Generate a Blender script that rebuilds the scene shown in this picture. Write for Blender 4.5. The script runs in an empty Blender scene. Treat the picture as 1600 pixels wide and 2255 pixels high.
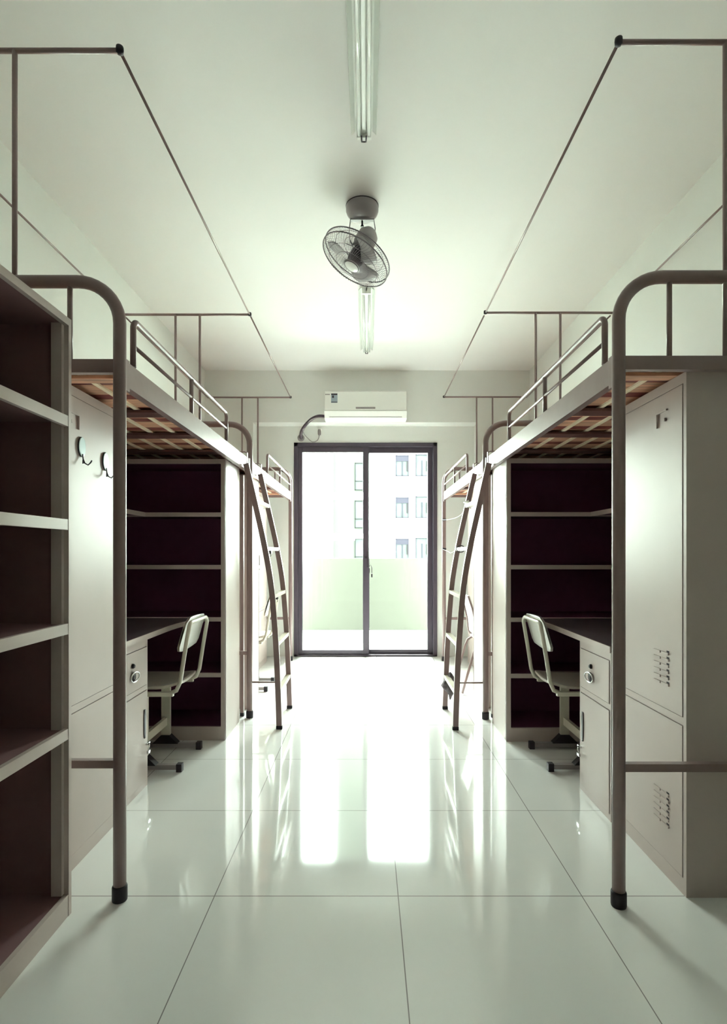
import bpy, bmesh, math, random
from mathutils import Vector, Matrix
random.seed(7)
S = bpy.context.scene
COL = S.collection
PI = math.pi
CAMH = 1.15
F = 1203.0

# ------------------------------------------------------------------ camera
cam = bpy.data.cameras.new('camera')
co = bpy.data.objects.new('camera', cam)
COL.objects.link(co)
co.location = (0, 0, CAMH)
co.rotation_euler = (PI/2, 0, 0)
cam.sensor_width = 36
cam.sensor_fit = 'AUTO'
cam.lens = 36*F/2255
cam.shift_x = -8/2255
cam.shift_y = 90.5/2255
cam.clip_start = 0.02
cam.clip_end = 300
S.camera = co

# ------------------------------------------------------------------ world, sun, exposure
w = bpy.data.worlds.new('sky'); S.world = w; w.use_nodes = True
bg = w.node_tree.nodes['Background']
bg.inputs[0].default_value = (0.865, 1.0, 0.93, 1)
bg.inputs[1].default_value = 10.0
sun = bpy.data.lights.new('hazy_sun', 'SUN')
sun.energy = 17.0; sun.angle = math.radians(35); sun.color = (0.92, 1.0, 0.97)
so = bpy.data.objects.new('hazy_sun', sun); COL.objects.link(so)
so.rotation_euler = Vector((0.0, -0.62, -1.0)).to_track_quat('-Z', 'Y').to_euler()
pl = bpy.data.lights.new('door_portal', 'AREA')
pl.shape = 'RECTANGLE'; pl.size = 1.56; pl.size_y = 2.3; pl.cycles.is_portal = True
po = bpy.data.objects.new('door_portal', pl); COL.objects.link(po)
po.location = (-0.02, 6.26, 1.19); po.rotation_euler = (-PI/2, 0, 0)
S.view_settings.view_transform = 'Standard'
S.view_settings.look = 'None'
S.view_settings.gamma = 1
S.view_settings.use_curve_mapping = False
S.view_settings.exposure = 2.48
S.cycles.max_bounces = 14
S.cycles.diffuse_bounces = 9
S.cycles.glossy_bounces = 5
S.cycles.transparent_max_bounces = 12
S.cycles.sample_clamp_indirect = 6

# ------------------------------------------------------------------ materials
def mat(name, col, rough=0.5, metal=0.0, noise=0.0, nscale=20, bump=0.0, coat=0.0, spec=0.5, stretch=None):
    m = bpy.data.materials.new(name); m.use_nodes = True
    nt = m.node_tree; b = nt.nodes['Principled BSDF']
    b.inputs['Base Color'].default_value = (*col, 1)
    b.inputs['Roughness'].default_value = rough
    b.inputs['Metallic'].default_value = metal
    b.inputs['Coat Weight'].default_value = coat
    b.inputs['Specular IOR Level'].default_value = spec
    if noise or bump:
        tc = nt.nodes.new('ShaderNodeTexCoord'); mp = nt.nodes.new('ShaderNodeMapping')
        if stretch: mp.inputs['Scale'].default_value = stretch
        nz = nt.nodes.new('ShaderNodeTexNoise'); nz.inputs['Scale'].default_value = nscale
        nz.inputs['Detail'].default_value = 5
        nt.links.new(tc.outputs['Object'], mp.inputs[0]); nt.links.new(mp.outputs[0], nz.inputs['Vector'])
        if noise:
            mr = nt.nodes.new('ShaderNodeMapRange')
            mr.inputs['From Min'].default_value = 0.3; mr.inputs['From Max'].default_value = 0.7
            mr.inputs['To Min'].default_value = 1-noise; mr.inputs['To Max'].default_value = 1+noise
            nt.links.new(nz.outputs[0], mr.inputs[0])
            mx = nt.nodes.new('ShaderNodeVectorMath'); mx.operation = 'SCALE'
            mx.inputs[0].default_value = col
            nt.links.new(mr.outputs[0], mx.inputs['Scale'])
            nt.links.new(mx.outputs[0], b.inputs['Base Color'])
        if bump:
            bp = nt.nodes.new('ShaderNodeBump'); bp.inputs['Strength'].default_value = bump
            bp.inputs['Distance'].default_value = 0.002
            nt.links.new(nz.outputs[0], bp.inputs['Height']); nt.links.new(bp.outputs[0], b.inputs['Normal'])
    return m

M = {}
M['wall'] = mat('white_plaster', (0.76, 0.765, 0.735), 0.75, noise=0.015, nscale=3, bump=0.05)
M['ceil'] = mat('ceiling_paint', (0.84, 0.83, 0.815), 0.8, noise=0.01, nscale=2)
M['steel'] = mat('beige_steel_paint', (0.52, 0.43, 0.40), 0.42, noise=0.02, nscale=6, bump=0.02, coat=0.0)
M['tube'] = mat('grey_brown_tube_enamel', (0.25, 0.17, 0.165), 0.36, noise=0.05, nscale=15, coat=0.2)
M['dark'] = mat('shaded_maroon_shelf_inside', (0.155, 0.035, 0.095), 0.6, noise=0.1, nscale=5, spec=0.2)  # dark panel colour with the under-bed interior's shade put into it
M['brown'] = mat('shaded_brown_shelf_inside', (0.23, 0.125, 0.13), 0.6, noise=0.08, nscale=5, spec=0.2)  # brown panel colour, shade inside the foreground bookcase included
M['desk'] = mat('dark_desk_laminate', (0.09, 0.065, 0.075), 0.35, noise=0.08, nscale=12)
M['wood'] = mat('reddish_plank_wood', (0.62, 0.33, 0.21), 0.5, noise=0.35, nscale=5, stretch=(1, 9, 9))
M['shaded_wood'] = mat('dark_red_plank_shade', (0.20, 0.035, 0.03), 0.5, noise=0.3, nscale=5, stretch=(1, 9, 9))  # shade between the deck planks, painted as dark red
M['lath'] = mat('pale_lath_wood', (0.95, 0.82, 0.62), 0.5, noise=0.12, nscale=8)
M['cross'] = mat('dark_cross_bar_wood', (0.13, 0.055, 0.05), 0.4, noise=0.3, nscale=5, stretch=(1, 8, 8))
M['rubber'] = mat('black_rubber', (0.012, 0.006, 0.012), 0.6)
M['black'] = mat('black_metal', (0.03, 0.02, 0.03), 0.35)
M['chrome'] = mat('chrome', (0.6, 0.6, 0.6), 0.15, metal=1)
M['alu'] = mat('dark_mauve_aluminium', (0.075, 0.058, 0.08), 0.35, noise=0.06, nscale=10)
M['white'] = mat('white_plastic', (0.82, 0.82, 0.78), 0.35)
M['offwhite'] = mat('cream_tube_paint', (0.62, 0.58, 0.48), 0.3, coat=0.2)
M['ply'] = mat('chair_plywood', (0.55, 0.36, 0.24), 0.4, noise=0.15, nscale=6, stretch=(1, 6, 1))
M['seat'] = mat('beige_chair_laminate', (0.50, 0.44, 0.38), 0.3)
M['grey'] = mat('grey_plastic', (0.28, 0.25, 0.25), 0.4)
M['fan'] = mat('fan_grey_enamel', (0.35, 0.32, 0.33), 0.35)
M['fanw'] = mat('fan_wire', (0.22, 0.19, 0.21), 0.4)
M['blade'] = mat('fan_blade_plastic', (0.45, 0.43, 0.44), 0.3)
M['pipe'] = mat('pipe_wrap', (0.10, 0.07, 0.09), 0.6, noise=0.3, nscale=60)
M['sky_blue'] = mat('pale_blue_plastic', (0.50, 0.66, 0.68), 0.25)
M['sticker'] = mat('energy_sticker', (0.35, 0.42, 0.48), 0.5)
M['rag'] = mat('grey_cotton', (0.13, 0.11, 0.12), 0.9, noise=0.35, nscale=50)
M['gap'] = mat('gap_shadow', (0.03, 0.02, 0.025), 0.8)
M['lampw'] = mat('fixture_white_enamel', (0.80, 0.82, 0.78), 0.3)
M['tubeglass'] = mat('fluorescent_tube_glass', (0.92, 0.95, 0.92), 0.12, coat=0.4)
M['facade'] = mat('facade_render', (0.80, 0.80, 0.74), 0.8, noise=0.02, nscale=0.5)
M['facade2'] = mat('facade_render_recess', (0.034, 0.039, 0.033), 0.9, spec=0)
M['pane'] = mat('facade_pane', (0.030, 0.034, 0.033), 0.6, noise=0.2, nscale=1.5, spec=0)
M['pane2'] = mat('facade_blind', (0.016, 0.015, 0.020), 0.6, spec=0)
M['frame_far'] = mat('facade_window_frame', (0.012, 0.011, 0.012), 0.6, spec=0)
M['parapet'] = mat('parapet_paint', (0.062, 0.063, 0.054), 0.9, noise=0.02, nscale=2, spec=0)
M['ground'] = mat('courtyard_ground', (0.4, 0.42, 0.38), 0.9)

# glazed floor tiles: real joints every 0.613 m
def floor_mat():
    m = bpy.data.materials.new('polished_floor_tile'); m.use_nodes = True
    nt = m.node_tree; b = nt.nodes['Principled BSDF']; L = nt.links
    tc = nt.nodes.new('ShaderNodeTexCoord'); sp = nt.nodes.new('ShaderNodeSeparateXYZ')
    L.new(tc.outputs['Object'], sp.inputs[0])
    def line(out, off, pitch, half):
        a = nt.nodes.new('ShaderNodeMath'); a.operation = 'SUBTRACT'; a.inputs[1].default_value = off - pitch/2
        L.new(out, a.inputs[0])
        p = nt.nodes.new('ShaderNodeMath'); p.operation = 'FLOORED_MODULO'; p.inputs[1].default_value = pitch
        L.new(a.outputs[0], p.inputs[0])
        c = nt.nodes.new('ShaderNodeMath'); c.operation = 'SUBTRACT'; c.inputs[1].default_value = pitch/2
        L.new(p.outputs[0], c.inputs[0])
        d = nt.nodes.new('ShaderNodeMath'); d.operation = 'ABSOLUTE'; L.new(c.outputs[0], d.inputs[0])
        e = nt.nodes.new('ShaderNodeMath'); e.operation = 'LESS_THAN'; e.inputs[1].default_value = half
        L.new(d.outputs[0], e.inputs[0])
        return e.outputs[0]
    lx = line(sp.outputs[0], 0.104, 0.6155, 0.0016)
    ly = line(sp.outputs[1], 1.832, 0.608, 0.0018)
    mx = nt.nodes.new('ShaderNodeMath'); mx.operation = 'MAXIMUM'
    L.new(lx, mx.inputs[0]); L.new(ly, mx.inputs[1])
    nz = nt.nodes.new('ShaderNodeTexNoise'); nz.inputs['Scale'].default_value = 1.6; nz.inputs['Detail'].default_value = 6
    L.new(tc.outputs['Object'], nz.inputs['Vector'])
    cr = nt.nodes.new('ShaderNodeMix'); cr.data_type = 'RGBA'
    cr.inputs['A'].default_value = (0.73, 0.725, 0.71, 1); cr.inputs['B'].default_value = (0.77, 0.77, 0.755, 1)
    L.new(nz.outputs[0], cr.inputs['Factor'])
    mi = nt.nodes.new('ShaderNodeMix'); mi.data_type = 'RGBA'
    mi.inputs['B'].default_value = (0.27, 0.25, 0.25, 1)
    L.new(mx.outputs[0], mi.inputs['Factor']); L.new(cr.outputs['Result'], mi.inputs['A'])
    L.new(mi.outputs['Result'], b.inputs['Base Color'])
    b.inputs['Roughness'].default_value = 0.07
    b.inputs['IOR'].default_value = 1.6
    b.inputs['Coat Weight'].default_value = 0.3; b.inputs['Coat Roughness'].default_value = 0.03
    bp = nt.nodes.new('ShaderNodeBump'); bp.inputs['Strength'].default_value = 0.02; bp.inputs['Distance'].default_value = 0.01
    n2 = nt.nodes.new('ShaderNodeTexNoise'); n2.inputs['Scale'].default_value = 3.0
    L.new(tc.outputs['Object'], n2.inputs['Vector']); L.new(n2.outputs[0], bp.inputs['Height'])
    L.new(bp.outputs[0], b.inputs['Normal'])
    return m
M['floor'] = floor_mat()

def glass_mat():
    m = bpy.data.materials.new('clear_pane_glass'); m.use_nodes = True
    nt = m.node_tree; nt.nodes.clear(); L = nt.links
    o = nt.nodes.new('ShaderNodeOutputMaterial'); t = nt.nodes.new('ShaderNodeBsdfTransparent')
    t.inputs[0].default_value = (0.96, 0.98, 0.96, 1)
    g = nt.nodes.new('ShaderNodeBsdfGlossy'); g.inputs['Roughness'].default_value = 0.02
    f = nt.nodes.new('ShaderNodeFresnel'); f.inputs[0].default_value = 1.25
    x = nt.nodes.new('ShaderNodeMixShader')
    L.new(f.outputs[0], x.inputs[0]); L.new(t.outputs[0], x.inputs[1]); L.new(g.outputs[0], x.inputs[2])
    L.new(x.outputs[0], o.inputs[0])
    return m
M['glass'] = glass_mat()

# ------------------------------------------------------------------ mesh helpers
class T:
    """side mirror (sx) and optional turn-about along y"""
    def __init__(s, sx=1, yo=0.0, flip=False, xo=0.0): s.sx, s.yo, s.fl, s.xo = sx, yo, flip, xo
    def __call__(s, p): return Vector((s.sx*(p[0]+s.xo), s.yo + (-p[1] if s.fl else p[1]), p[2]))
ID = T()

class B:
    def __init__(s, t=ID): s.bm = bmesh.new(); s.t = t
    def box(s, x0, x1, y0, y1, z0, z1, mi=0, bev=0.0):
        t = s.t
        a = t((x0, y0, z0)); b = t((x1, y1, z1))
        lo = [min(a[i], b[i]) for i in range(3)]; hi = [max(a[i], b[i]) for i in range(3)]
        tb = bmesh.new()
        vs = [tb.verts.new((x, y, z)) for x in (lo[0], hi[0]) for y in (lo[1], hi[1]) for z in (lo[2], hi[2])]
        for q in ((0,1,3,2),(4,6,7,5),(0,4,5,1),(2,3,7,6),(0,2,6,4),(1,5,7,3)):
            tb.faces.new([vs[i] for i in q])
        if bev: bmesh.ops.bevel(tb, geom=tb.edges[:], offset=bev, segments=2, affect='EDGES', profile=0.7)
        s.merge(tb, mi)
        return s
    def merge(s, tb, mi=0):
        mp = {}
        for v in tb.verts: mp[v] = s.bm.verts.new(v.co)
        for f in tb.faces:
            try:
                nf = s.bm.faces.new([mp[v] for v in f.verts]); nf.material_index = mi if mi else f.material_index; nf.smooth = f.smooth
            except ValueError: pass
        tb.free()
    def tube(s, pts, r, n=12, mi=0, closed=False, cap=True, flat=None):
        """round (or flat=(a,b,up) rectangular) section swept along pts"""
        P = [s.t(p) for p in pts]
        N = len(P); rings = []
        prev = None
        for i in range(N):
            if closed: d = (P[(i+1) % N] - P[i-1])
            elif i == 0: d = P[1]-P[0]
            elif i == N-1: d = P[-1]-P[-2]
            else: d = (P[i+1]-P[i]).normalized() + (P[i]-P[i-1]).normalized()
            d.normalize()
            if flat:
                up = Vector(flat[2]); u = (up - d*up.dot(d)).normalized(); v = d.cross(u)
                a, b = flat[0]/2, flat[1]/2
                ring = [P[i]+u*a*p+v*b*q for p, q in ((1,1),(1,-1),(-1,-1),(-1,1))]
            else:
                if prev is None:
                    up = Vector((0,0,1)) if abs(d.z) < .9 else Vector((1,0,0))
                    u = d.cross(up).normalized()
                else:
                    u = (prev - d*prev.dot(d)).normalized()
                prev = u; v = d.cross(u)
                rr = r[i] if isinstance(r, (list, tuple)) else r
                ring = [P[i]+(u*math.cos(2*PI*k/n)+v*math.sin(2*PI*k/n))*rr for k in range(n)]
            rings.append([s.bm.verts.new(q) for q in ring])
        m = len(rings[0])
        for i in range(N if closed else N-1):
            a, b = rings[i], rings[(i+1) % N]
            for k in range(m):
                f = s.bm.faces.new((a[k], a[(k+1) % m], b[(k+1) % m], b[k])); f.material_index = mi
                f.smooth = not flat
        if cap and not closed:
            for rg in (rings[0], rings[-1]):
                f = s.bm.faces.new(rg); f.material_index = mi
        return s
    def lathe(s, prof, c, axis=(0,0,1), n=28, mi=0):
        """prof: (radius, height) along axis from c"""
        c = s.t(c); ax = Vector(axis).normalized()
        u = ax.orthogonal().normalized(); v = ax.cross(u)
        rings = []
        for r, h in prof:
            rings.append([s.bm.verts.new(c+ax*h+(u*math.cos(2*PI*k/n)+v*math.sin(2*PI*k/n))*max(r, 1e-5)) for k in range(n)])
        for a, b in zip(rings, rings[1:]):
            for k in range(n):
                f = s.bm.faces.new((a[k], a[(k+1) % n], b[(k+1) % n], b[k])); f.smooth = True; f.material_index = mi
        for rg in (rings[0], rings[-1]):
            f = s.bm.faces.new(rg); f.material_index = mi
        return s
    def prism(s, poly, ax, lo, hi, mi=0, bev=0.0):
        """poly in the two remaining axes, extruded along ax"""
        def mk(p, h):
            q = list(p); q.insert(ax, h); return s.t(q)
        tb = bmesh.new()
        A = [tb.verts.new(mk(p, lo)) for p in poly]; Bq = [tb.verts.new(mk(p, hi)) for p in poly]
        tb.faces.new(A); tb.faces.new(Bq[::-1]); n = len(A)
        for i in range(n): tb.faces.new((A[i], A[(i+1) % n], Bq[(i+1) % n], Bq[i]))
        bmesh.ops.recalc_face_normals(tb, faces=tb.faces[:])
        if bev: bmesh.ops.bevel(tb, geom=tb.edges[:], offset=bev, segments=2, affect='EDGES', profile=0.7)
        s.merge(tb, mi); return s
    def build(s, name, ms, parent=None):
        bmesh.ops.recalc_face_normals(s.bm, faces=s.bm.faces[:])
        me = bpy.data.meshes.new(name); s.bm.to_mesh(me); s.bm.free()
        o = bpy.data.objects.new(name, me); COL.objects.link(o)
        for k in (ms if isinstance(ms, (list, tuple)) else [ms]): me.materials.append(M[k])
        if parent is not None:
            o.parent = parent
            # geometry is in world coordinates: bring it into the parent's frame
            top = parent; mw = Matrix.Identity(4)
            chain = []
            while top: chain.append(top); top = top.parent
            for c in reversed(chain): mw = mw @ c.matrix_basis
            me.transform(mw.inverted())
        return o

def thing(name, loc, label, cat, group=None):
    o = bpy.data.objects.new(name, None); COL.objects.link(o)
    o.empty_display_size = .1
    o.location = loc; o['label'] = label; o['category'] = cat
    if group: o['group'] = group
    return o
def tag(o, label, cat, group=None):
    o['label'] = label; o['category'] = cat
    if group: o['group'] = group
    return o
def structure(o): o['kind'] = 'structure'; return o
def arc(c, r, a0, a1, n=10): return [(c[0]+r*math.cos(a0+(a1-a0)*i/n), c[1]+r*math.sin(a0+(a1-a0)*i/n)) for i in range(n+1)]

# ------------------------------------------------------------------ room shell
HW = 1.75; CZ = 3.12; YD = 6.08; YB = -4.6
structure(B().box(-HW-.15, HW+.15, YB-.15, 6.24, -.12, 0).build('floor', 'floor'))
structure(B().box(-HW-.15, HW+.15, YB-.15, 6.24, CZ, CZ+.15).build('ceiling', 'ceil'))
structure(B().box(-HW-.15, -HW, YB-.15, 6.24, 0, CZ).build('wall_left', 'wall'))
structure(B().box(HW, HW+.15, YB-.15, 6.24, 0, CZ).build('wall_right', 'wall'))
structure(B().box(-HW, HW, YB-.15, YB, 0, CZ).build('wall_front', 'wall'))
DX0, DX1, DZ = -.813, .778, 2.378
bk = B()
bk.box(-HW, DX0, YD, 6.24, 0, CZ); bk.box(DX1, HW, YD, 6.24, 0, CZ); bk.box(DX0, DX1, YD, 6.24, DZ, CZ)
structure(bk.build('wall_back', 'wall'))
BY = 5.89
structure(B().box(-HW, HW, BY, YD, 2.56, CZ).build('trim_1', 'wall'))
structure(B().box(-HW, -1.229, BY, YD, 0, 2.56).build('trim_2', 'wall'))
structure(B().box(1.19, HW, BY, YD, 0, 2.56).build('trim_3', 'wall'))

# glass balcony door (sliding, two leaves)
door = bpy.data.objects.new('door_1', None); COL.objects.link(door); door.location = (0, YD, 0); door['kind'] = 'structure'
fr = B(); y0, y1 = YD-.012, YD+.10
fr.box(DX0, DX0+.045, y0, y1, 0, DZ, bev=.003); fr.box(DX1-.045, DX1, y0, y1, 0, DZ, bev=.003)
fr.box(DX0, DX1, y0, y1, DZ-.042, DZ, bev=.003); fr.box(DX0, DX1, y0, y1, 0, .022, bev=.003)
fr.build('door_frame', 'alu', door)
def leaf(xa, xb, ya, sl, sr):
    b = B(); yb = ya+.035; zb, zt = .022, DZ-.042
    b.box(xa, xa+sl, ya, yb, zb, zt, bev=.003); b.box(xb-sr, xb, ya, yb, zb, zt, bev=.003)
    b.box(xa+sl, xb-sr, ya, yb, zt-.062, zt, bev=.003); b.box(xa+sl, xb-sr, ya, yb, zb, zb+.045, bev=.003)
    l = b.build('door_leaf', 'alu', door)
    B().box(xa+sl, xb-sr, ya+.014, ya+.020, zb+.045, zt-.062).build('glass_pane', 'glass', l)
    return l
leaf(DX0+.045, .017, YD+.012, .047, .064)
lf = leaf(-.035, DX1-.045, YD+.053, .06, .055)
h = B(); h.box(.0, .017, YD-.004, YD+.012, .99, 1.17, bev=.003); h.box(-.03, .012, YD-.002, YD+.012, 1.09, 1.115, bev=.002)
h.build('door_handle', 'black', door)
k = B()
k.tube([(.020,YD-.01,1.0),(.038,YD-.012,1.02),(.052,YD-.012,.99),(.052,YD-.012,.93)], .004, 6)
k.box(.018,.03, YD-.018, YD-.004, .93, .985, bev=.003); k.box(.045,.06, YD-.02, YD-.006, .88, .925, bev=.003)
k.build('door_latch_chain', 'black', door)

# balcony
structure(B().box(-3.2, 3.2, 6.24, 7.15, -.16, -.02).box(-3.2, 3.2, 7.09, 7.2, -.02, .14).build('balcony_floor', 'ground'))
structure(B().box(-3.2, 3.2, 7.16, 7.30, -.16, 1.08).build('balcony_parapet', 'parapet'))

# ------------------------------------------------------------------ building across the courtyard
def wx(px, d): return (px-808)/F*d
def wz(py, d): return CAMH+(1218-py)/F*d
FD = 38.0
bld = thing('apartment_building', (0, FD, -9), 'white apartment building with rows of windows seen through the glass door', 'building')
b = B()
b.box(wx(733,FD), wx(1100,FD), FD, FD+6, -9, 13.5, mi=0)
b.build('facade_wall', 'facade', bld)
B().box(wx(480,FD), wx(733,FD), FD-1.6, FD+6, -9, 13.5).build('projecting_wing', 'facade', bld)
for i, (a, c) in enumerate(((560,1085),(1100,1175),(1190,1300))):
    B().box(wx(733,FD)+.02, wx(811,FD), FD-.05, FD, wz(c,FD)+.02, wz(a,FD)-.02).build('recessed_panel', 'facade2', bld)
for py in (1001, 1093, 1184):
    for (xa, xb) in ((870.5,900),(914,943)):
        X0, X1, Z1, Z0 = wx(xa,FD), wx(xb,FD), wz(py+ (2 if xa<900 else 0),FD), wz(py+48,FD)
        wn = B(); e = .06
        wn.box(X0, X1, FD-.10, FD-.02, Z1-e, Z1); wn.box(X0, X1, FD-.10, FD-.02, Z0, Z0+e)
        wn.box(X0, X0+e, FD-.10, FD-.02, Z0, Z1); wn.box(X1-e, X1, FD-.10, FD-.02, Z0, Z1)
        wn.box((X0+X1)/2-e/2, (X0+X1)/2+e/2, FD-.10, FD-.02, Z0, Z1-.42)
        wf = wn.build('window', 'pane2', bld)
        B().box(X0+e, X1-e, FD-.04, FD-.01, Z0+e, Z1-e).build('pane', 'pane', wf)
        if xa < 900: B().box(X0+e, X1-e, FD-.08, FD-.03, Z1-.42, Z1-e).build('blind', 'pane2', wf)
        B().box(X1-.16, X1-.06, FD-.12, FD-.05, Z0+.35, Z1-.45).build('curtain', 'frame_far', wf)
for py in (1020, 1103, 1186):
    X0, X1, Z1, Z0 = wx(781,FD), wx(806,FD), wz(py,FD), wz(py+60,FD)
    wn = B(); e = .05
    wn.box(X0, X0+e, FD-.16, FD-.06, Z0, Z1); wn.box(X1-e, X1, FD-.16, FD-.06, Z0, Z1)
    wn.box(X0, X1, FD-.16, FD-.06, Z1-e, Z1); wn.box(X0, X1, FD-.16, FD-.06, Z0, Z0+e); wn.box(X0, X1, FD-.16, FD-.06, Z0+.6, Z0+.6+e)
    wf = wn.build('window', 'frame_far', bld)
    B().box(X0+e, X1-e, FD-.11, FD-.05, Z0+e, Z1-e).build('pane', 'pane', wf)
structure(B().box(-60, 60, 7.4, 90, -9.2, -9.0).build('courtyard_ground', 'ground'))

# ------------------------------------------------------------------ loft beds
X0B, X1B = .82, 1.695           # aisle post, wall post
ZT, ZR = 2.05, 2.816            # head tube, curtain rod
def end_frame(t, y, parent, near):
    r = .14
    a1 = [(X0B+r - r*math.cos(a), y, ZT-r + r*math.sin(a)) for a in [PI/2*i/10 for i in range(11)]]
    a2 = [(X1B-r + r*math.sin(a), y, ZT-r + r*math.cos(a)) for a in [PI/2*i/10 for i in range(11)]]
    pts = [(X0B, y, .03)] + [(X0B, y, .6), (X0B, y, 1.3)] + a1 + a2 + [(X1B, y, 1.3), (X1B, y, .03)]
    e = B(t).tube(pts, .0205, 16).build('end_frame', 'tube', parent)
    for x in (X0B, X1B):
        B(t).lathe([(.0235, 0), (.0245, .004), (.0245, .045), (.022, .05)], (x, y, 0), n=20).build('rubber_foot', 'rubber', e)
    B(t).box(X0B, X1B, y-.0125, y+.0125, 1.745, 1.790, bev=.002).build('end_rail', 'tube', parent)
    B(t).box(X0B, X1B, y-.0125, y+.0125, .44, .466, bev=.002).build('lower_stretcher', 'tube', parent)
    for x in (.985, 1.525):
        B(t).tube([(x, y, 1.785), (x, y, ZT-.01)], .0085, 10).build('headboard_bar', 'tube', parent)
    for x in (1.168, 1.338):
        B(t).tube([(x, y, 1.78), (x, y, ZR)], .0085, 10).build('curtain_pole', 'tube', parent)
    cr = B(t).tube([(X0B, y, ZR), (X1B+.01, y, ZR)], .0085, 10).build('curtain_cross_rod', 'tube', parent)
    B(t).lathe([(.002,-.013),(.012,-.010),(.013,0),(.012,.010),(.002,.013)], (X0B, y, ZR+.003), n=12).build('corner_joint', 'rubber', cr)

def loft_bed(sx, yo, far, label, group):
    """near bed: frames at y 0 and 2.01; far bed hooks onto the near bed's second frame"""
    if not far:
        t = T(sx, yo); th = thing('loft_bed', (sx*1.25, yo+1.0, 0), label, 'bed', group)
        end_frame(t, 0, th, True); end_frame(t, 2.005, th, False)
        ya, yb = .02, 1.985
    else:
        t = T(sx, yo, True); th = thing('loft_bed', (sx*1.25, yo-1.0, 0), label, 'bed', group)
        end_frame(t, 0, th, True)
        ya, yb = .02, 2.0
    for x in (X0B-.004, X1B+.004):
        b = B(t); s = 1 if x < 1 else -1
        # C section: web with two flanges turned inwards
        b.box(x-.0015, x+.0015, ya, yb, 1.715, 1.80)
        b.box(x, x+s*.028, ya, yb, 1.715, 1.718); b.box(x, x+s*.028, ya, yb, 1.797, 1.80)
        rl = b.build('side_rail', 'tube', th)
        for y in (ya, yb-.035) :
            B(t).box(x-.005, x+.012*s, y, y+.035, 1.70, 1.805, bev=.001).build('corner_bracket', 'tube', rl)
    # laths, cross bars and planks of the bed deck, with painted shade strips between planks
    for i in range(7):
        x = .885+i*.118
        B(t).box(x-.009, x+.009, .03, yb-.01, 1.7725, 1.7805).build('lath', 'lath', th)
    for i, y in enumerate((.125, .605, 1.06, 1.52, 1.92)):
        hw = .028 if i == 0 else .045
        B(t).box(X0B+.03, X1B-.03, y-hw, y+hw, 1.760, 1.7722, bev=.002).build('cross_bar', 'wood' if i == 0 else 'cross', th)
    y = .05
    while y < yb-.17:
        B(t).box(X0B+.012, X1B-.012, y, y+.125, 1.781, 1.793, bev=.0015).build('plank', 'wood', th)
        B(t).box(X0B+.012, X1B-.012, y+.127, y+.188, 1.781, 1.790, bev=.001).build('shade_strip', 'shaded_wood', th)
        y += .19
    # guard rail
    g0, g1 = .10, 1.365
    if far: g0 = .06
    x = X0B-.002
    if far:
        pts = [(x, g0, 1.80), (x, g0, 1.86)] + [(x, g0+.10-.10*math.cos(a), 1.86+.10*math.sin(a)) for a in [PI/2*i/8 for i in range(1,9)]]
    else:
        pts = [(x, g0, 1.80), (x, g0, 1.935)] + [(x, g0+.03-.03*math.cos(a), 1.935+.03*math.sin(a)) for a in [PI/2*i/6 for i in range(1,7)]]
    zt = pts[-1][2]
    pts += [(x, g1-.03, zt)] + [(x, g1-.03+.03*math.sin(a), zt-.03+.03*math.cos(a)) for a in [PI/2*i/6 for i in range(1,7)]] + [(x, g1, 1.80)]
    gr = B(t).tube(pts, .0105, 12).build('guard_rail', 'tube', th)
    B(t).tube([(x, g0, 1.875), (x, g1, 1.875)], .007, 10).build('guard_mid_bar', 'tube', gr)
    B(t).tube([(x, (g0+g1)/2+.0, 1.80), (x, (g0+g1)/2, zt)], .0095, 10).build('guard_upright', 'tube', gr)
    # curtain rods along the bed
    for x in (X0B, X1B+.01):
        B(t).tube([(x, 0 if not far else 0, ZR), (x, 2.005 if not far else 1.995, ZR)], .0055, 8).build('curtain_rod', 'tube', th)
    if not far:
        p = B(t).box(.87, .893, 2.035, 2.058, 0.02, 1.70, bev=.002).build('support_post', 'tube', th)
        B(t).box(.868, .895, 2.033, 2.06, 0, .025, bev=.002).build('rubber_foot', 'rubber', p)
    return th

YL, YR = 1.812, 1.782
bedN = {}
bedN['L'] = loft_bed(-1, YL, False, 'near loft bed on the left with tall curtain frame, behind the open bookcase', 'steel loft beds')
bedN['R'] = loft_bed(1, YR, False, 'near loft bed on the right above the grey locker with vents', 'steel loft beds')
loft_bed(-1, 5.845, True, 'far loft bed on the left, ending beside the glass door', 'steel loft beds')
loft_bed(1, 5.83, True, 'far loft bed on the right, ending beside the glass door', 'steel loft beds')

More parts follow.
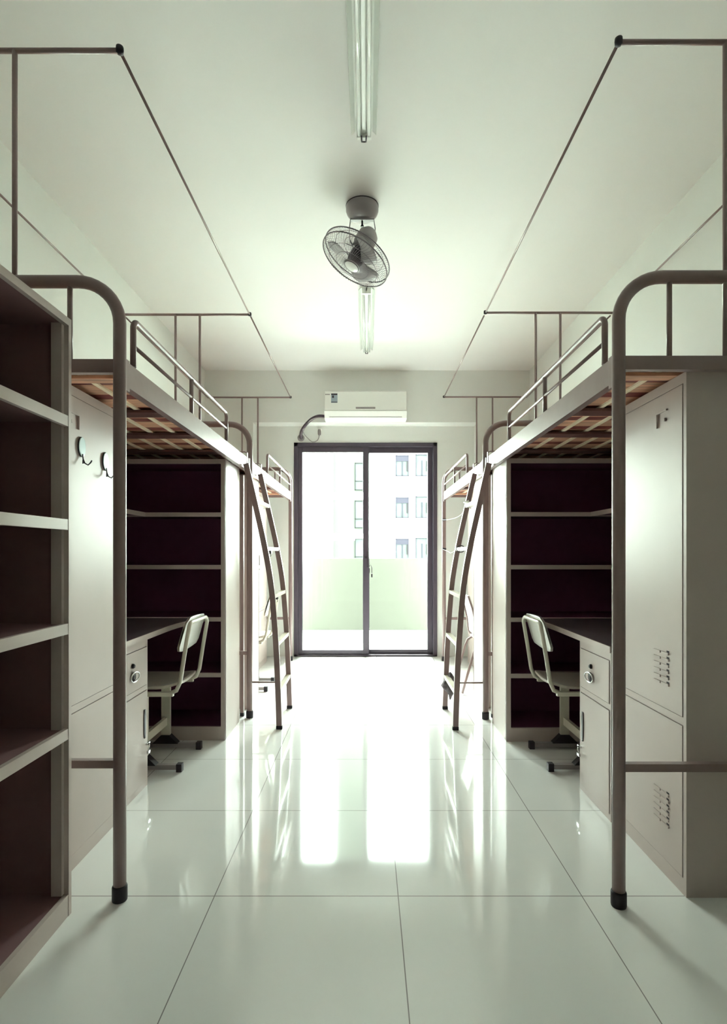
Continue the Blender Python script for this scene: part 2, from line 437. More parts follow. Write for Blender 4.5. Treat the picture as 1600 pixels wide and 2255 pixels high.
# ------------------------------------------------------------------ ladders
LP = [(.792,1.735),(.734,1.485),(.672,1.206),(.629,.954),(.606,.70),(.590,.449),(.574,.02)]
def catmull(P, n=6):
    out = []
    Q = [P[0]]+P+[P[-1]]
    for i in range(1, len(Q)-2):
        for k in range(n):
            u = k/n; p0, p1, p2, p3 = Q[i-1], Q[i], Q[i+1], Q[i+2]
            out.append(tuple(.5*((2*p1[j])+(-p0[j]+p2[j])*u+(2*p0[j]-5*p1[j]+4*p2[j]-p3[j])*u*u+(-p0[j]+3*p1[j]-3*p2[j]+p3[j])*u**3) for j in range(len(p0))))
    out.append(P[-1]); return out
CP = catmull(LP)
def lx_at(z):
    for a, b in zip(CP, CP[1:]):
        if b[1] <= z <= a[1]: return a[0]+(b[0]-a[0])*(a[1]-z)/(a[1]-b[1])
    return CP[-1][0]
def ladder(sx, y0, label):
    t = T(sx, y0); th = thing('curved_ladder', (sx*.6, y0+.24, 0), label, 'ladder', 'curved bunk ladders')
    for y in (0, .475):
        r = B(t).tube([(p[0], y, p[1]) for p in CP], 0, flat=(.036, .022, (1,0,0))).build('ladder_rail', 'tube', th)
        B(t).box(.574-.020, .574+.020, y-.013, y+.013, 0, .022, bev=.002).build('rubber_foot', 'rubber', r)
        B(t).tube([(.785, y, 1.70), (.785, y, 1.806), (.80, y, 1.811), (.838, y, 1.811)], 0, flat=(.02,.006,(0,1,0))).build('top_hook', 'tube', r)
    for z in (1.497, 1.18, .867, .554, .244):
        x = lx_at(z)
        B(t).box(x-.016, x+.020, .010, .465, z-.014, z+.010, bev=.002).build('rung', 'offwhite', th)
    B(t).tube([(lx_at(.25)+.02, .235, .25), (.80, .235, .25)], .006, 8).build('wall_brace', 'tube', th)
    return th
ladder(-1, 3.575, 'left curved steel ladder leaning on the bed rail')
ladder(1, 3.555, 'right curved steel ladder with a grey rag on its lowest rung')

# ------------------------------------------------------------------ under-bed bookcases (open side in front, y=0, back at y=D)
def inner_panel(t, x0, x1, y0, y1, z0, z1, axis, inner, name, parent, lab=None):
    """steel sheet panel whose inner face has interior shade put into its colour"""
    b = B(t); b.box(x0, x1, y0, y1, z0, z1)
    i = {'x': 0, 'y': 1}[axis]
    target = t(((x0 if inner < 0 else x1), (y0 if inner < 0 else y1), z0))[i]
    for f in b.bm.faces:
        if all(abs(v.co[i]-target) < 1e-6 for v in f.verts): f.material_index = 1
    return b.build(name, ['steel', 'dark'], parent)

def bookcase(sx, yo, flip, D, label, side_shelf=0.0, xa=.872):
    t = T(sx, yo, flip)
    cy = t((1.3, D/2, 0)).y
    th = thing('bookcase', (sx*1.3, cy, 0), label, 'bookcase', 'dark-lined bookcases under the beds')
    xb, H = 1.66, 1.728
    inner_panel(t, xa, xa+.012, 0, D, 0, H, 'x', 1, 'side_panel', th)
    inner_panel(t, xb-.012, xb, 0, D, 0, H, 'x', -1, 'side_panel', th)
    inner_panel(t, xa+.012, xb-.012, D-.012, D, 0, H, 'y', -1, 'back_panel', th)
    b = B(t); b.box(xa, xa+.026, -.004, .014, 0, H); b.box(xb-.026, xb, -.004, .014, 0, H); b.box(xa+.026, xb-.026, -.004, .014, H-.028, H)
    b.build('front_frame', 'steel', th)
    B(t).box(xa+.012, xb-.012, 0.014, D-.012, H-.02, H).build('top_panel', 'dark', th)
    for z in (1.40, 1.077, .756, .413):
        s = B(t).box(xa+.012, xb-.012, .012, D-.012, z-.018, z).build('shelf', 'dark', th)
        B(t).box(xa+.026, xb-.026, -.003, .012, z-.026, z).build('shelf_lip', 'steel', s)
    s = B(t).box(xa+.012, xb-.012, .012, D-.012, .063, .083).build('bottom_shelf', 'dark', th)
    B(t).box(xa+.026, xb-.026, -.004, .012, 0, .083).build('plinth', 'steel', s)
    if side_shelf:
        s = B(t).box(1.375, xb, -side_shelf, -.006, 1.382, 1.40).build('side_shelf', 'dark', th)
        B(t).box(1.36, 1.375, -side_shelf, -.006, 1.374, 1.40).build('shelf_lip', 'steel', s)
        # bracket sheet tying the side shelf to the case
        B(t).box(xb-.014, xb, -side_shelf, -.006, 1.40, 1.60).build('shelf_bracket', 'steel', s)
    return th
bookcase(-1, 3.36, False, .37, 'tall open bookcase under the near left bed, behind the left desk chair', .98)
bookcase(1, 3.335, False, .37, 'tall open bookcase under the near right bed, behind the right desk chair', .98, xa=.850)
bookcase(-1, 4.40, True, .37, 'bookcase under the far left bed, its pale side behind the left ladder')
bookcase(1, 4.42, True, .37, 'bookcase under the far right bed, its pale side behind the right ladder', xa=.86)

# ------------------------------------------------------------------ lockers
def locker(sx, y0, y1, label, flip=False, xf=1.068, vents=True, pull=False):
    t = T(sx, y0, False) if not flip else T(sx, y1, True)
    Lw = y1-y0
    th = thing('locker', (sx*1.36, (y0+y1)/2, 0), label, 'locker', 'steel lockers')
    H = 1.757; xb = 1.66
    b = B(t)
    b.box(xf+.004, xb, 0, Lw, 0.0, H, bev=.002)
    b.build('body', 'steel', th)
    B(t).box(xf, xf+.006, 0, .018, 0, H).box(xf, xf+.006, Lw-.018, Lw, 0, H).box(xf, xf+.006, .018, Lw-.018, 1.722, H)\
        .box(xf, xf+.006, .018, Lw-.018, .569, .595).box(xf, xf+.006, .018, Lw-.018, 0, .055).build('face_frame', 'steel', th)
    B(t).box(xf+.0035, xf+.0045, .017, Lw-.017, .05, 1.725).build('door_gap', 'gap', th)
    for nm, z0, z1 in (('upper_door', .5975, 1.7195), ('lower_door', .0575, .5665)):
        d = B(t).box(xf-.002, xf+.005, .0205, Lw-.0205, z0, z1, bev=.0015).build(nm, 'steel', th)
        if vents:
            zc = .735 if nm == 'upper_door' else .235
            v = B(t)
            for q in range(6):
                for c in range(2):
                    ya = .10+c*.055
                    v.box(xf-.006, xf-.0015, ya, ya+.045, zc-.055+q*.022, zc-.047+q*.022, bev=.001)
            v.build('vent_louvres', 'steel', d)
            v = B(t)
            for q in range(6): v.box(xf-.0026, xf-.0019, .10, .116, zc-.0465+q*.022, zc-.0405+q*.022)
            v.build('vent_slots', 'gap', d)
        if nm == 'upper_door':
            lb = B(t)
            lb.box(xf-.008, xf-.0015, .11, .18, 1.655, 1.661, bev=.001); lb.box(xf-.008, xf-.0015, .174, .18, 1.605, 1.655, bev=.001)
            lb.lathe([(.006,0),(.007,.003),(.004,.006)], (xf-.002, .125, 1.625), (-sx,0,0), 10)
            lb.build('label_holder', 'steel', d)
            if not pull: continue
            hd = B(t).box(xf-.010, xf-.001, Lw-.075, Lw-.055, 1.03, 1.13, bev=.003).build('pull_handle', 'grey', d)
            B(t).lathe([(.008,0),(.008,.004)], (xf-.002, Lw-.065, .99), (-sx,0,0), 10).build('key_hole', 'black', d)
    return th
locker(-1, 1.84, 2.315, 'grey steel locker with two adhesive hooks, under the near left bed', vents=False)
locker(1, 1.822, 2.31, 'grey steel locker with louvred vents, under the near right bed', xf=1.064)
locker(-1, 5.34, 5.82, 'pale locker at the far end of the far left bed, by the glass door', flip=True, vents=False, pull=True)
locker(1, 5.34, 5.80, 'pale locker at the far end of the far right bed, by the glass door', flip=True, vents=False, pull=True)

# ------------------------------------------------------------------ desks
def desk(sx, y0, Ld, label, flip=False, xf=1.085, pw=.39, cv=.05):
    """pedestal next to the locker; top runs Ld to the bookcase"""
    t = T(sx, y0, flip); th = thing('desk', (sx*1.4, t((0, Ld/2, 0)).y, 0), label, 'desk', 'under-bed desks')
    edge = [(xf, .0), (xf, Ld-.42)] + [(xf - cv*(1-math.cos(a)), Ld-.42 + .30*math.sin(a)*1.0) for a in [PI/2*i/6 for i in range(1, 7)]] + [(xf-cv*1.5, Ld-.02), (xf-cv*1.5, Ld)]
    poly = edge + [(1.66, Ld), (1.66, 0)]
    dt = B(t).prism(poly, 2, .728, .752, bev=.002).build('desktop', 'desk', th)
    dl = B(t)
    pts = [(p[0]-.002, p[1], .7385) for p in edge]
    dl.tube(pts, 0, flat=(.027, .006, (0,0,1)))
    dl.build('desktop_edge', 'steel', dt)
    b = B(t); b.box(xf+.012, 1.64, .012, pw, .0, .727, bev=.002); ped = b.build('pedestal', 'steel', th)
    B(t).box(xf+.0105, xf+.013, .018, pw-.006, .05, .724).build('pedestal_gap', 'gap', ped)
    B(t).box(xf+.006, xf+.012, .012, pw, .0, .028).box(xf+.006, xf+.012, .012, .024, .028, .727).box(xf+.006, xf+.012, pw-.012, pw, .028, .727)\
        .box(xf+.006, xf+.012, .024, pw-.012, .476, .500).box(xf+.006, xf+.012, .024, pw-.012, .69, .727).build('pedestal_frame', 'steel', ped)
    dr = B(t).box(xf+.003, xf+.012, .027, pw-.015, .503, .687, bev=.0015).build('drawer', 'steel', th)
    cx = (0, .21)[1]
    rg = B(t)
    yy = cx
    rg.tube([(xf-.010, yy-.045+.045*(1-math.cos(a)), .575-.022*math.sin(a)) for a in [2*PI*i/20 for i in range(20)]], .0035, 8, closed=True)
    rg.build('ring_pull', 'chrome', dr)
    B(t).lathe([(.0025,.001),(.021,.002),(.024,.006),(.0025,.010)], (xf+.003, yy, .575), (-sx,0,0), 16).build('pull_plate', 'black', dr)
    B(t).lathe([(.011,.0),(.011,.006),(.006,.012)], (xf+.003, yy, .625), (-sx,0,0), 14).build('drawer_lock', 'black', dr)
    do = B(t).box(xf+.003, xf+.012, .027, pw-.015, .031, .473, bev=.0015).build('cupboard_door', 'steel', th)
    hh = B(t); hy = pw-.045
    hh.prism([(hy-.010, .27), (hy-.006, .245), (hy+.006, .245), (hy+.010, .27), (hy+.010, .36), (hy+.006, .385), (hy-.006, .385), (hy-.010, .36)], 0, xf-.002, xf+.004, bev=.001)
    hh.build('pull_handle', 'black', do)
    hs = B(t)
    hs.box(xf-.006, xf+.004, pw-.030, pw+.004, .205, .214, bev=.001)
    hs.tube([(xf-.007, pw-.012, .21), (xf-.012, pw-.022, .20), (xf-.012, pw-.034, .19), (xf-.010, pw-.034, .17)], .003, 6)
    hs.box(xf-.012, xf-.003, pw-.034, pw-.008, .165, .178, bev=.001)
    hs.build('hasp', 'chrome', do)
    return th
desk(-1, 2.325, 1.03, 'dark-topped desk with drawer pedestal under the near left bed')
desk(1, 2.32, 1.008, 'dark-topped desk with drawer pedestal under the near right bed', xf=1.035, pw=.355, cv=.02)
desk(-1, 5.33, .92, 'desk under the far left bed beyond the left ladder', flip=True)
desk(1, 5.33, .90, 'desk under the far right bed beyond the right ladder', flip=True)

# ------------------------------------------------------------------ school chairs (face the wall, x grows to the wall)
def chair(sx, yc, xo, label, rear='ply'):
    t = T(sx, yc, False, xo); th = thing('desk_chair', (sx*(1.19+xo), yc, 0), label, 'chair', 'school-style desk chairs')
    w = .165
    for y in (-w, w):
        r = B(t)
        r.box(.985, 1.40, y-.014, y+.014, .012, .038, bev=.003)
        rn = r.build('foot_runner', 'grey', th)
        for x in (.972, 1.388):
            B(t).box(x, x+.03, y-.017, y+.017, 0, .042, bev=.003).build('runner_cap', 'rubber', rn)
        B(t).prism([(1.105,.036),(1.255,.036),(1.205,.085),(1.155,.085)], 1, y-.022, y+.022, bev=.003).build('column_boot', 'rubber', rn)
        B(t).tube([(1.18, y, .07), (1.18, y, .405)], 0, flat=(.05, .022, (1,0,0))).build('leg', 'offwhite', th)
        B(t).box(1.02, 1.36, y-.012, y+.012, .395, .418, bev=.003).build('seat_bearer', 'offwhite', th)
    B(t).tube([(1.18, -w+.011, .165), (1.18, w-.011, .165)], 0, flat=(.045, .02, (0,0,1))).build('cross_brace', 'offwhite', th)
    # back frame: one hoop rising from the bearers
    sd = []
    for y in (-w, w):
        q = [(1.05, y, .405), (1.005, y, .425), (.985, y, .47), (.965, y, .60), (.945, y, .72)]
        sd.append(q)
    top = [(.940, -w+.045-.045*math.cos(a), .735+.045*math.sin(a)) for a in [PI/2*i/6 for i in range(1, 7)]]
    top2 = [(.940, w-.045+.045*math.sin(a), .735+.045*math.cos(a)) for a in [PI/2*i/6 for i in range(0, 6)]]
    B(t).tube(sd[0]+top+top2+sd[1][::-1], .011, 12).build('back_frame', 'offwhite', th)
    # back panel, gently dished
    def sheet(nu, nv, fn, th_, nrm):
        bb = B(t); g = [[fn(i/nu, j/nv) for j in range(nv+1)] for i in range(nu+1)]
        tb = bmesh.new()
        V = [[tb.verts.new(t(p)) for p in row] for row in g]
        W = [[tb.verts.new(t((p[0]+nrm[0]*th_, p[1]+nrm[1]*th_, p[2]+nrm[2]*th_))) for p in row] for row in g]
        for i in range(nu):
            for j in range(nv):
                f = tb.faces.new((V[i][j], V[i+1][j], V[i+1][j+1], V[i][j+1])); f.smooth = True
                f = tb.faces.new((W[i][j], W[i][j+1], W[i+1][j+1], W[i+1][j])); f.smooth = True
        for i in range(nu):
            tb.faces.new((V[i][0], W[i][0], W[i+1][0], V[i+1][0])); tb.faces.new((V[i][nv], V[i+1][nv], W[i+1][nv], W[i][nv]))
        for j in range(nv):
            tb.faces.new((V[0][j], V[0][j+1], W[0][j+1], W[0][j])); tb.faces.new((V[nu][j], W[nu][j], W[nu][j+1], V[nu][j+1]))
        bb.merge(tb); return bb
    def rc(u, half, r=.25):   # rounded-corner width factor along v
        return half
    def backf(u, v):
        z = .628+.172*v
        hw = w*.99
        e = max(0, (abs(v-.5)*2-.72)/.28); hw -= .04*e*e if v > .5 else .022*e*e
        y = (u*2-1)*hw
        return (1.016-.29*(z-.60)+.020*(1-(u*2-1)**2)-.012, y, z - (.02*(1-(2*u-1)**2) if v < .3 else 0)*(1-v/.3 if v < .3 else 0))
    bp = sheet(12, 8, backf, -.012, (-1, 0, 0)).build('backrest', 'white', th)
    sheet(12, 8, lambda u, v: (backf(u, v)[0]+.0005, backf(u, v)[1], backf(u, v)[2]), .010, (1, 0, 0)).build('backrest_facing', rear, bp)
    def seatf(u, v):
        x = 1.0+.40*v
        e = max(0, (abs(v-.5)*2-.6)/.4); hw = .19-.045*e*e
        y = (u*2-1)*hw
        return (x, y, .425+.012*(2*u-1)**2-.02*max(0, v-.8)/.2*.6+.015*max(0, .2-v)/.2)
    sheet(12, 12, seatf, .013, (0, 0, 1)).build('seat', 'seat', th)
    return th
chair(-1, 3.045, 0.0, 'left desk chair with white back panel and tan facing, at the near left desk')
chair(1, 3.05, -.02, 'right desk chair with cream back panel, at the near right desk', rear='seat')
chair(-1, 4.71, -.145, 'desk chair half hidden behind the left ladder')

def tube_chair(sx, yc, label):
    t = T(sx, yc); th = thing('tube_chair', (sx*1.05, yc, 0), label, 'chair')
    for y in (-.19, .19):
        B(t).tube([(.775, y, .008), (.80, y, .10), (.865, y, .33), (.885, y, .385), (.925, y, .412), (1.17, y, .412), (1.22, y, .39), (1.245, y, .33), (1.31, y, .008)], .0105, 10).build('leg', 'tube', th)
        B(t).tube([(.822, y, .80), (.855, y, .70), (.882, y, .58), (.893, y, .47), (.93, y, .418)], .008, 8).build('back_upright', 'tube', th)
    B(t).box(.91, 1.24, -.185, .185, .424, .440, bev=.005).build('seat', 'white', th)
    b = B(t); n = 8
    A = [(.826, .80), (.859, .70), (.886, .58), (.897, .47), (.935, .437)]
    poly = [(p[0]+.002, p[1]) for p in A] + [(p[0]+.012, p[1]) for p in A[::-1]]
    b.prism(poly, 1, -.18, .18, bev=.001); b.build('backrest', 'white', th)
    return th
tube_chair(1, 4.64, 'white chair on dark splayed tube legs, behind the right ladder')

# ------------------------------------------------------------------ open bookcase in the left foreground (faces the aisle)
fb = thing('open_bookcase', (-1.34, 1.29, 0), 'large open bookcase facing the aisle in the left foreground', 'bookcase')
fx, ya, yb, H, xw = -.948, .83, 1.747, 1.895, -1.735
tt = ID
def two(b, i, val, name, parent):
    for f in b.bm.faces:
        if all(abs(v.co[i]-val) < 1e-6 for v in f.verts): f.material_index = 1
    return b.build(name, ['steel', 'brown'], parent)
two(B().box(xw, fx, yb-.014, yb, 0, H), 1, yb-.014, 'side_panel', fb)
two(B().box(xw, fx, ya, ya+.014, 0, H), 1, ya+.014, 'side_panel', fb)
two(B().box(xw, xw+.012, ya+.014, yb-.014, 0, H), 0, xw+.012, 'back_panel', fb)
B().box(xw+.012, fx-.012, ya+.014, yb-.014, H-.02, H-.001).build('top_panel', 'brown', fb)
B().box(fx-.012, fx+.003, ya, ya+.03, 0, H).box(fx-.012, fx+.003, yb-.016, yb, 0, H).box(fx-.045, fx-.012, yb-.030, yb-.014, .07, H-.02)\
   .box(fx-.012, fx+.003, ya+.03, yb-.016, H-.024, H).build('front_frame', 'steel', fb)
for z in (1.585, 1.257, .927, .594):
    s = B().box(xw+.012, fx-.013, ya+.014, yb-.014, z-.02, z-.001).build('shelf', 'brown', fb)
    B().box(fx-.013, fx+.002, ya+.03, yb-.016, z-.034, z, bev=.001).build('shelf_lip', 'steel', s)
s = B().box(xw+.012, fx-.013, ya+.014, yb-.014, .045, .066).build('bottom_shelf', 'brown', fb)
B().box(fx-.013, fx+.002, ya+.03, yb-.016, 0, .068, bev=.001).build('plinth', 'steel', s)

# ------------------------------------------------------------------ adhesive hooks on the left locker
def hook(y, z, label):
    th = thing('adhesive_hook', (-1.066, y, z), label, 'hook', 'adhesive hooks on the left locker')
    x = -1.066
    o = []
    for i in range(24):
        a = 2*PI*i/24; o.append((y+.024*math.cos(a), z+.036*math.sin(a)))
    B().prism(o, 0, x, x+.007, bev=.002).build('base_plate', 'sky_blue', th)
    B().tube([(x+.003, y-.024*math.cos(a), z+.036*math.sin(a)) for a in [-PI/2+PI*i/14 for i in range(15)]], .0022, 6).build('plate_rim', 'black', th)
    hk = B()
    hk.tube([(x+.006, y, z-.026), (x+.009, y, z-.045), (x+.014, y+.002, z-.060), (x+.024, y+.006, z-.066), (x+.032, y+.010, z-.056), (x+.035, y+.012, z-.048)], .0025, 8)
    hk.tube([(x+.008, y, z-.048), (x+.012, y-.008, z-.062), (x+.020, y-.014, z-.060)], .002, 8)
    hk.build('hook_wire', 'black', th)
hook(2.035, 1.545, 'pale blue adhesive hook nearer the open bookcase, on the left locker')
hook(2.22, 1.522, 'pale blue adhesive hook nearer the bed post, on the left locker')

# ------------------------------------------------------------------ air conditioner
ac = thing('air_conditioner', (-.02, 5.79, 2.56), 'white split air conditioner on the beam above the glass door', 'air conditioner')
ax0, ax1 = -.447, .415
prof = [(5.889, 2.575), (5.889, 2.84), (5.72, 2.845), (5.69, 2.83), (5.686, 2.635), (5.889, 2.60)]
B().prism([(5.889, 2.60), (5.889, 2.842), (5.715, 2.845), (5.69, 2.83), (5.686, 2.638)], 0, ax0+.006, ax1-.006, bev=.004).build('front_panel', 'white', ac)
B().prism([(5.889, 2.56), (5.889, 2.61), (5.688, 2.636), (5.684, 2.628), (5.735, 2.566), (5.77, 2.56)], 0, ax0, ax1, bev=.003).build('louvre_housing', 'white', ac)
B().prism([(5.7275,2.5835),(5.7225,2.5795),(5.7275,2.5735),(5.7325,2.5775)], 0, ax0+.05, ax1-.05).build('outlet_slot', 'grey', ac)
B().box(-.118, .085, 5.6835, 5.6875, 2.651, 2.671).build('display_strip', 'grey', ac)
st = B().box(-.375, -.308, 5.6845, 5.6895, 2.715, 2.812).build('energy_sticker', 'sticker', ac)
for q in ((-.373, -.310, 2.795, 2.810), (-.373, -.310, 2.717, 2.724), (-.365, -.345, 2.765, 2.79)):
    B().box(q[0], q[1], 5.6835, 5.6848, q[2], q[3]).build('sticker_print', 'black', st)
tr = B()
for i, (a, c) in enumerate(((-.435,-.424),(-.421,-.412),(-.409,-.400),(-.397,-.389))): tr.box(a, c, 5.6843, 5.6885, 2.796, 2.807)
tr.build('small_print', 'grey', ac)
pp = thing('coolant_pipe', (-.6, 5.85, 2.5), 'dark wrapped pipe curving from the air conditioner into the wall', 'pipe')
path = catmull([(-.445,5.82,2.605),(-.52,5.80,2.603),(-.60,5.81,2.568),(-.675,5.85,2.50),(-.715,5.93,2.455),(-.735,6.08,2.43)], 5)
B().tube(path, .017, 10).build('pipe_wrap', 'pipe', pp)
B().tube(catmull([(-.45,5.80,2.585),(-.53,5.79,2.585),(-.61,5.80,2.555),(-.69,5.86,2.47)],5), .006, 8).build('drain_tube', 'grey', pp)
B().lathe([(.035,0),(.038,.004),(.030,.010)], (-.735, 6.079, 2.43), (0,-1,0), 16).build('wall_collar', 'grey', pp)
pg = thing('power_plug', (-.53, 6.07, 2.49), 'grey plug and looping cord above the glass door', 'plug')
B().lathe([(.011,-.03),(.016,-.02),(.018,.01),(.015,.03),(.012,.036)], (-.530, 6.062, 2.488), (0,0,1), 12).build('plug_body', 'grey', pg)
B().box(-.552, -.508, 6.07, 6.0799, 2.472, 2.535, bev=.003).build('socket', 'white', pg)
B().tube(catmull([(-.530,6.062,2.46),(-.540,6.060,2.42),(-.565,6.062,2.392),(-.61,6.064,2.386),(-.655,6.06,2.42),(-.69,6.05,2.46),(-.70,6.0,2.475)],5), .004, 8).build('cord', 'grey', pg)

# ------------------------------------------------------------------ strip lights
def strip_light(y0, y1, x, label):
    th = thing('strip_light', (x, (y0+y1)/2, CZ), label, 'ceiling light', 'twin tube ceiling lights')
    z = CZ
    # spine and folded reflector wings
    B().box(x-.009, x+.009, y0, y1, z-.036, z, bev=.003).build('spine', 'lampw', th)
    for s in (-1, 1):
        prof = [(x+s*.009, z-.010), (x+s*.040, z-.014), (x+s*.058, z-.032), (x+s*.060, z-.030), (x+s*.044, z-.004), (x+s*.009, z-.002)]
        B().prism([(p[0], p[1]) for p in prof], 1, y0, y1).build('reflector_wing', 'lampw', th)
        B().tube([(x+s*.022, y0+.02, z-.044), (x+s*.022, y1-.02, z-.044)], .0085, 12).build('tube_lamp', 'tubeglass', th)
    for y in (y0, y1-.018):
        B().box(x-.033, x+.033, y, y+.018, z-.055, z-.012, bev=.003).build('lamp_holder', 'lampw', th)
    B().tube([(x-.011, y1-.03, z-.058), (x-.010, y1+.004, z-.058), (x, y1+.016, z-.05), (x+.010, y1+.004, z-.058), (x+.011, y1-.03, z-.058)], .0035, 8).build('end_clip', 'black', th)
strip_light(1.32, 2.535, -.015, 'near twin-tube strip light, cut by the top of the picture')
strip_light(4.03, 5.235, -.005, 'far twin-tube strip light beyond the orbit fan')

# ------------------------------------------------------------------ orbit fan
fx_, fy_ = -.028, 3.10
fan = thing('orbit_fan', (fx_, fy_, CZ), 'grey caged orbit fan hanging from the ceiling, tilted left', 'fan')
B().lathe([(.085,0),(.092,-.006),(.092,-.030),(.086,-.046),(.070,-.062),(.035,-.072),(.002,-.074)], (fx_, fy_, CZ), n=36).build('ceiling_mount', 'fan', fan)
B().lathe([(.092,0),(.0935,-.003),(.092,-.006)], (fx_, fy_, CZ), n=36).build('mount_rim', 'black', fan)
nrm = Vector((-.44, -.12, -.89)).normalized()
cc = Vector((-.062, 3.085, 2.815))
# yoke: bar with two arms down to the motor
yk = B(); zt = CZ-.085
yk.box(fx_-.068, fx_+.068, fy_-.012, fy_+.012, zt, zt+.010, bev=.002)
for s in (-1, 1):
    yk.tube([(fx_+s*.066, fy_, zt+.005), (fx_+s*.074, fy_, zt-.05), (fx_+s*.070+.0, fy_, zt-.11), (fx_+s*.055, fy_, zt-.14)], 0, flat=(.022,.004,(0,1,0)))
yk.build('yoke', 'fan', fan)
B().lathe([(.005,0),(.005,-.035),(.009,-.036),(.009,-.045)], (fx_, fy_, zt+.01), n=10).build('pivot', 'black', fan)
mc = cc - nrm*.125
B().lathe([(.002,-.07),(.035,-.062),(.056,-.035),(.060,0),(.060,.03),(.048,.055),(.03,.062),(.002,.063)], mc, nrm, 32).build('motor_housing', 'fan', fan)
arms = B()
for s in (-1, 1): arms.tube([(fx_+s*.055, fy_, zt-.14), tuple(mc+Vector((s*.050, 0, 0)))], .006, 8)
arms.build('motor_bracket', 'fan', fan)
R_ = .2
u = nrm.orthogonal().normalized(); v = nrm.cross(u)
def cp(r, a, hgt): return tuple(cc + u*r*math.cos(a)+v*r*math.sin(a)+nrm*hgt)
cg = B()
for hgt in (-.016, .016): cg.tube([cp(R_, 2*PI*i/64, hgt) for i in range(64)], .0035, 8, closed=True)
cg.build('cage_rim', 'fanw', fan)
for side, nm in ((1, 'front_grille'), (-1, 'rear_grille')):
    g = B()
    for r, hgt in ((.15, .042), (.10, .050), (.048, .052)): g.tube([cp(r, 2*PI*i/48, side*hgt) for i in range(48)], .0014, 6, closed=True)
    for i in range(72):
        a = 2*PI*i/72; tw = .35*side
        g.tube([cp(R_, a, side*.016), cp(.185, a+tw*.05, side*.032), cp(.15, a+tw*.3, side*.042), (cp(.10, a+tw*.65, side*.050)), cp(.045, a+tw, side*.052)], .0009, 4, cap=False)
    g.build(nm, 'fanw', fan)
B().lathe([(.002,.046),(.045,.050),(.048,.054),(.040,.060),(.002,.064)], cc, nrm, 30).build('front_cap', 'lampw', fan)
B().tube([cp(.043, 2*PI*i/30, .058) for i in range(30)], .003, 6, closed=True).build('cap_ring', 'fanw', fan)
hub = B().lathe([(.002,-.064),(.034,-.062),(.046,-.03),(.044,.02),(.026,.036),(.002,.038)], cc, nrm, 24).build('fan_hub', 'black', fan)
for kb in range(3):
    bl = B(); a0 = 2*PI*kb/3 + .5
    rows = []
    for i in range(9):
        f_ = i/8; r = .03+.145*f_
        hw = (.25+.35*math.sin(min(1, f_*1.15)*PI*.62))*(1 if f_ < .85 else 1-(f_-.85)*2.6)
        rows.append([cp(r, a0+hw*(q/4-.5)*2+.25*f_, .020*(q/4-.5)*2*(-1)) for q in range(5)])
    tb = bmesh.new()
    V = [[tb.verts.new(Vector(p)+nrm*.0012) for p in rw] for rw in rows]; W = [[tb.verts.new(Vector(p)-nrm*.0012) for p in rw] for rw in rows]
    for i in range(8):
        for j in range(4):
            f = tb.faces.new((V[i][j], V[i+1][j], V[i+1][j+1], V[i][j+1])); f.smooth = True
            f = tb.faces.new((W[i][j], W[i][j+1], W[i+1][j+1], W[i+1][j])); f.smooth = True
        tb.faces.new((V[i][0], W[i][0], W[i+1][0], V[i+1][0])); tb.faces.new((V[i][4], V[i+1][4], W[i+1][4], W[i][4]))
    for j in range(4):
        tb.faces.new((V[0][j], V[0][j+1], W[0][j+1], W[0][j])); tb.faces.new((V[8][j], W[8][j], W[8][j+1], V[8][j+1]))
    bl.merge(tb); bl.build('fan_blade', 'blade', fan)

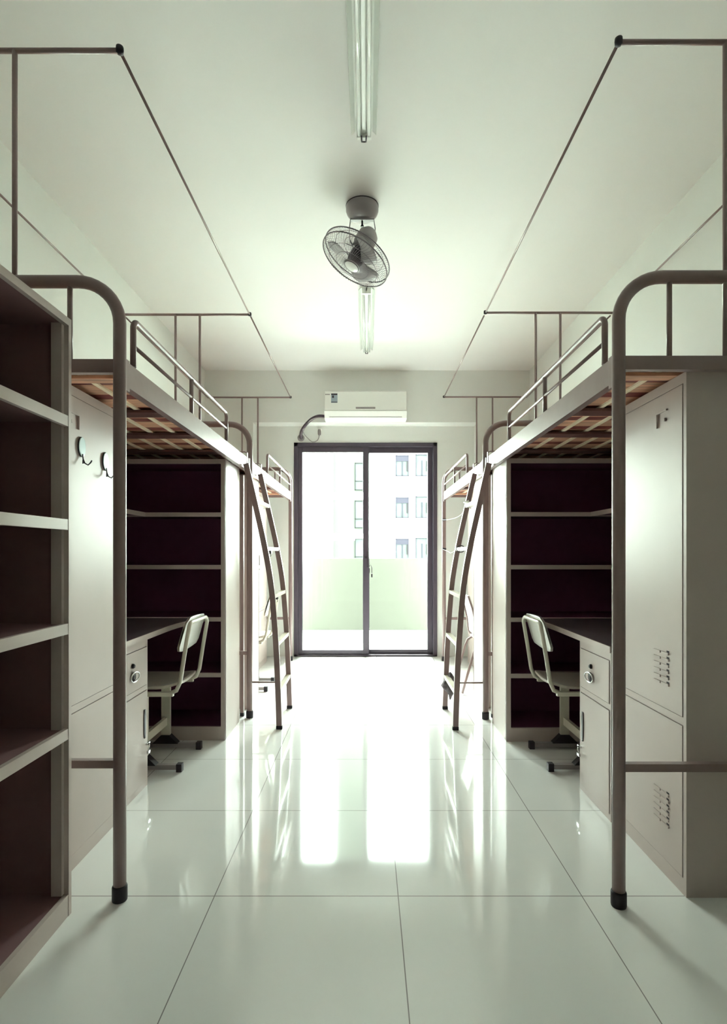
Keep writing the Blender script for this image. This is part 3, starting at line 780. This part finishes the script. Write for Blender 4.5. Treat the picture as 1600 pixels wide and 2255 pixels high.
# ------------------------------------------------------------------ rags and ties on the ladders
def rag(cx, cy, cz, wx_, wy_, hz, label, matn='rag', seed=1, name='rag', cat='rag'):
    rnd = random.Random(seed); bm = bmesh.new()
    bmesh.ops.create_icosphere(bm, subdivisions=3, radius=1)
    ph = [rnd.uniform(0, 6) for _ in range(6)]
    for v_ in bm.verts:
        p = v_.co
        fold = 1+.22*math.sin(7*math.atan2(p.y, p.x)+ph[0]+2*p.z)+.12*math.sin(9*p.z+ph[1]+3*p.x)
        tz = .55+.45*math.cos((p.z-.6)*1.1)
        v_.co = Vector((cx+p.x*wx_*fold*tz+.012*math.sin(4*p.z+ph[2]), cy+p.y*wy_*fold*tz, cz+p.z*hz*(1+.15*math.sin(5*p.x+ph[3]))))
    for f in bm.faces: f.smooth = True
    b = B(); b.bm.free(); b.bm = bm
    return tag(b.build(name, matn), label, cat)
rag(.594, 3.965, .185, .040, .055, .09, 'crumpled grey rag hanging on the lowest rung of the right ladder')
rag(.735, 3.98, 1.512, .022, .05, .022, 'pale cloth strip wrapped on the top rung of the right ladder', 'white', 4)
cr = B().tube([(.672+.030*math.cos(a), 3.93, 1.18+.024*math.sin(a)) for a in [2*PI*i/18 for i in range(18)]], .0035, 6, closed=True).build('wire_loop', 'black')
tag(cr, 'dark wire loop around the second rung of the right ladder', 'wire')
for z, lb in ((1.50, 'upper thin cord strung from the far right bed post to the ladder'), (1.19, 'lower thin cord strung from the far right bed post to the ladder')):
    th = thing('thin_cord', (.80, 5.8, z), lb, 'cord', 'cords on the far right bed post')
    xr = lx_at(z)
    B().tube(catmull([(.798, 5.83, z+.005), (.78, 5.2, z-.03), (xr+.035, 4.6, z-.04), (xr+.01, 4.045, z-.005)], 6), .0018, 5).build('cord', 'grey', th)
    B().lathe([(.022,-.010),(.0245,-.006),(.0245,.006),(.022,.010)], (.82, 5.83, z+.005), n=14).build('knot', 'black', th)
for i, (y, z, lb) in enumerate(((3.80, 1.165, 'small black clip under the second rung of the left ladder'), (3.80, .852, 'small black clip under the third rung of the left ladder'))):
    x = -(lx_at(z)+.004)
    b = B().box(x-.010, x+.010, y-.05, y-.01, z-.020, z+.001, bev=.003).tube([(x, y-.03, z-.018), (x+.006, y-.03, z-.032), (x+.001, y-.03, z-.040)], .0022, 6)
    tag(b.build('binder_clip', 'black'), lb, 'clip', 'black clips on the left ladder')
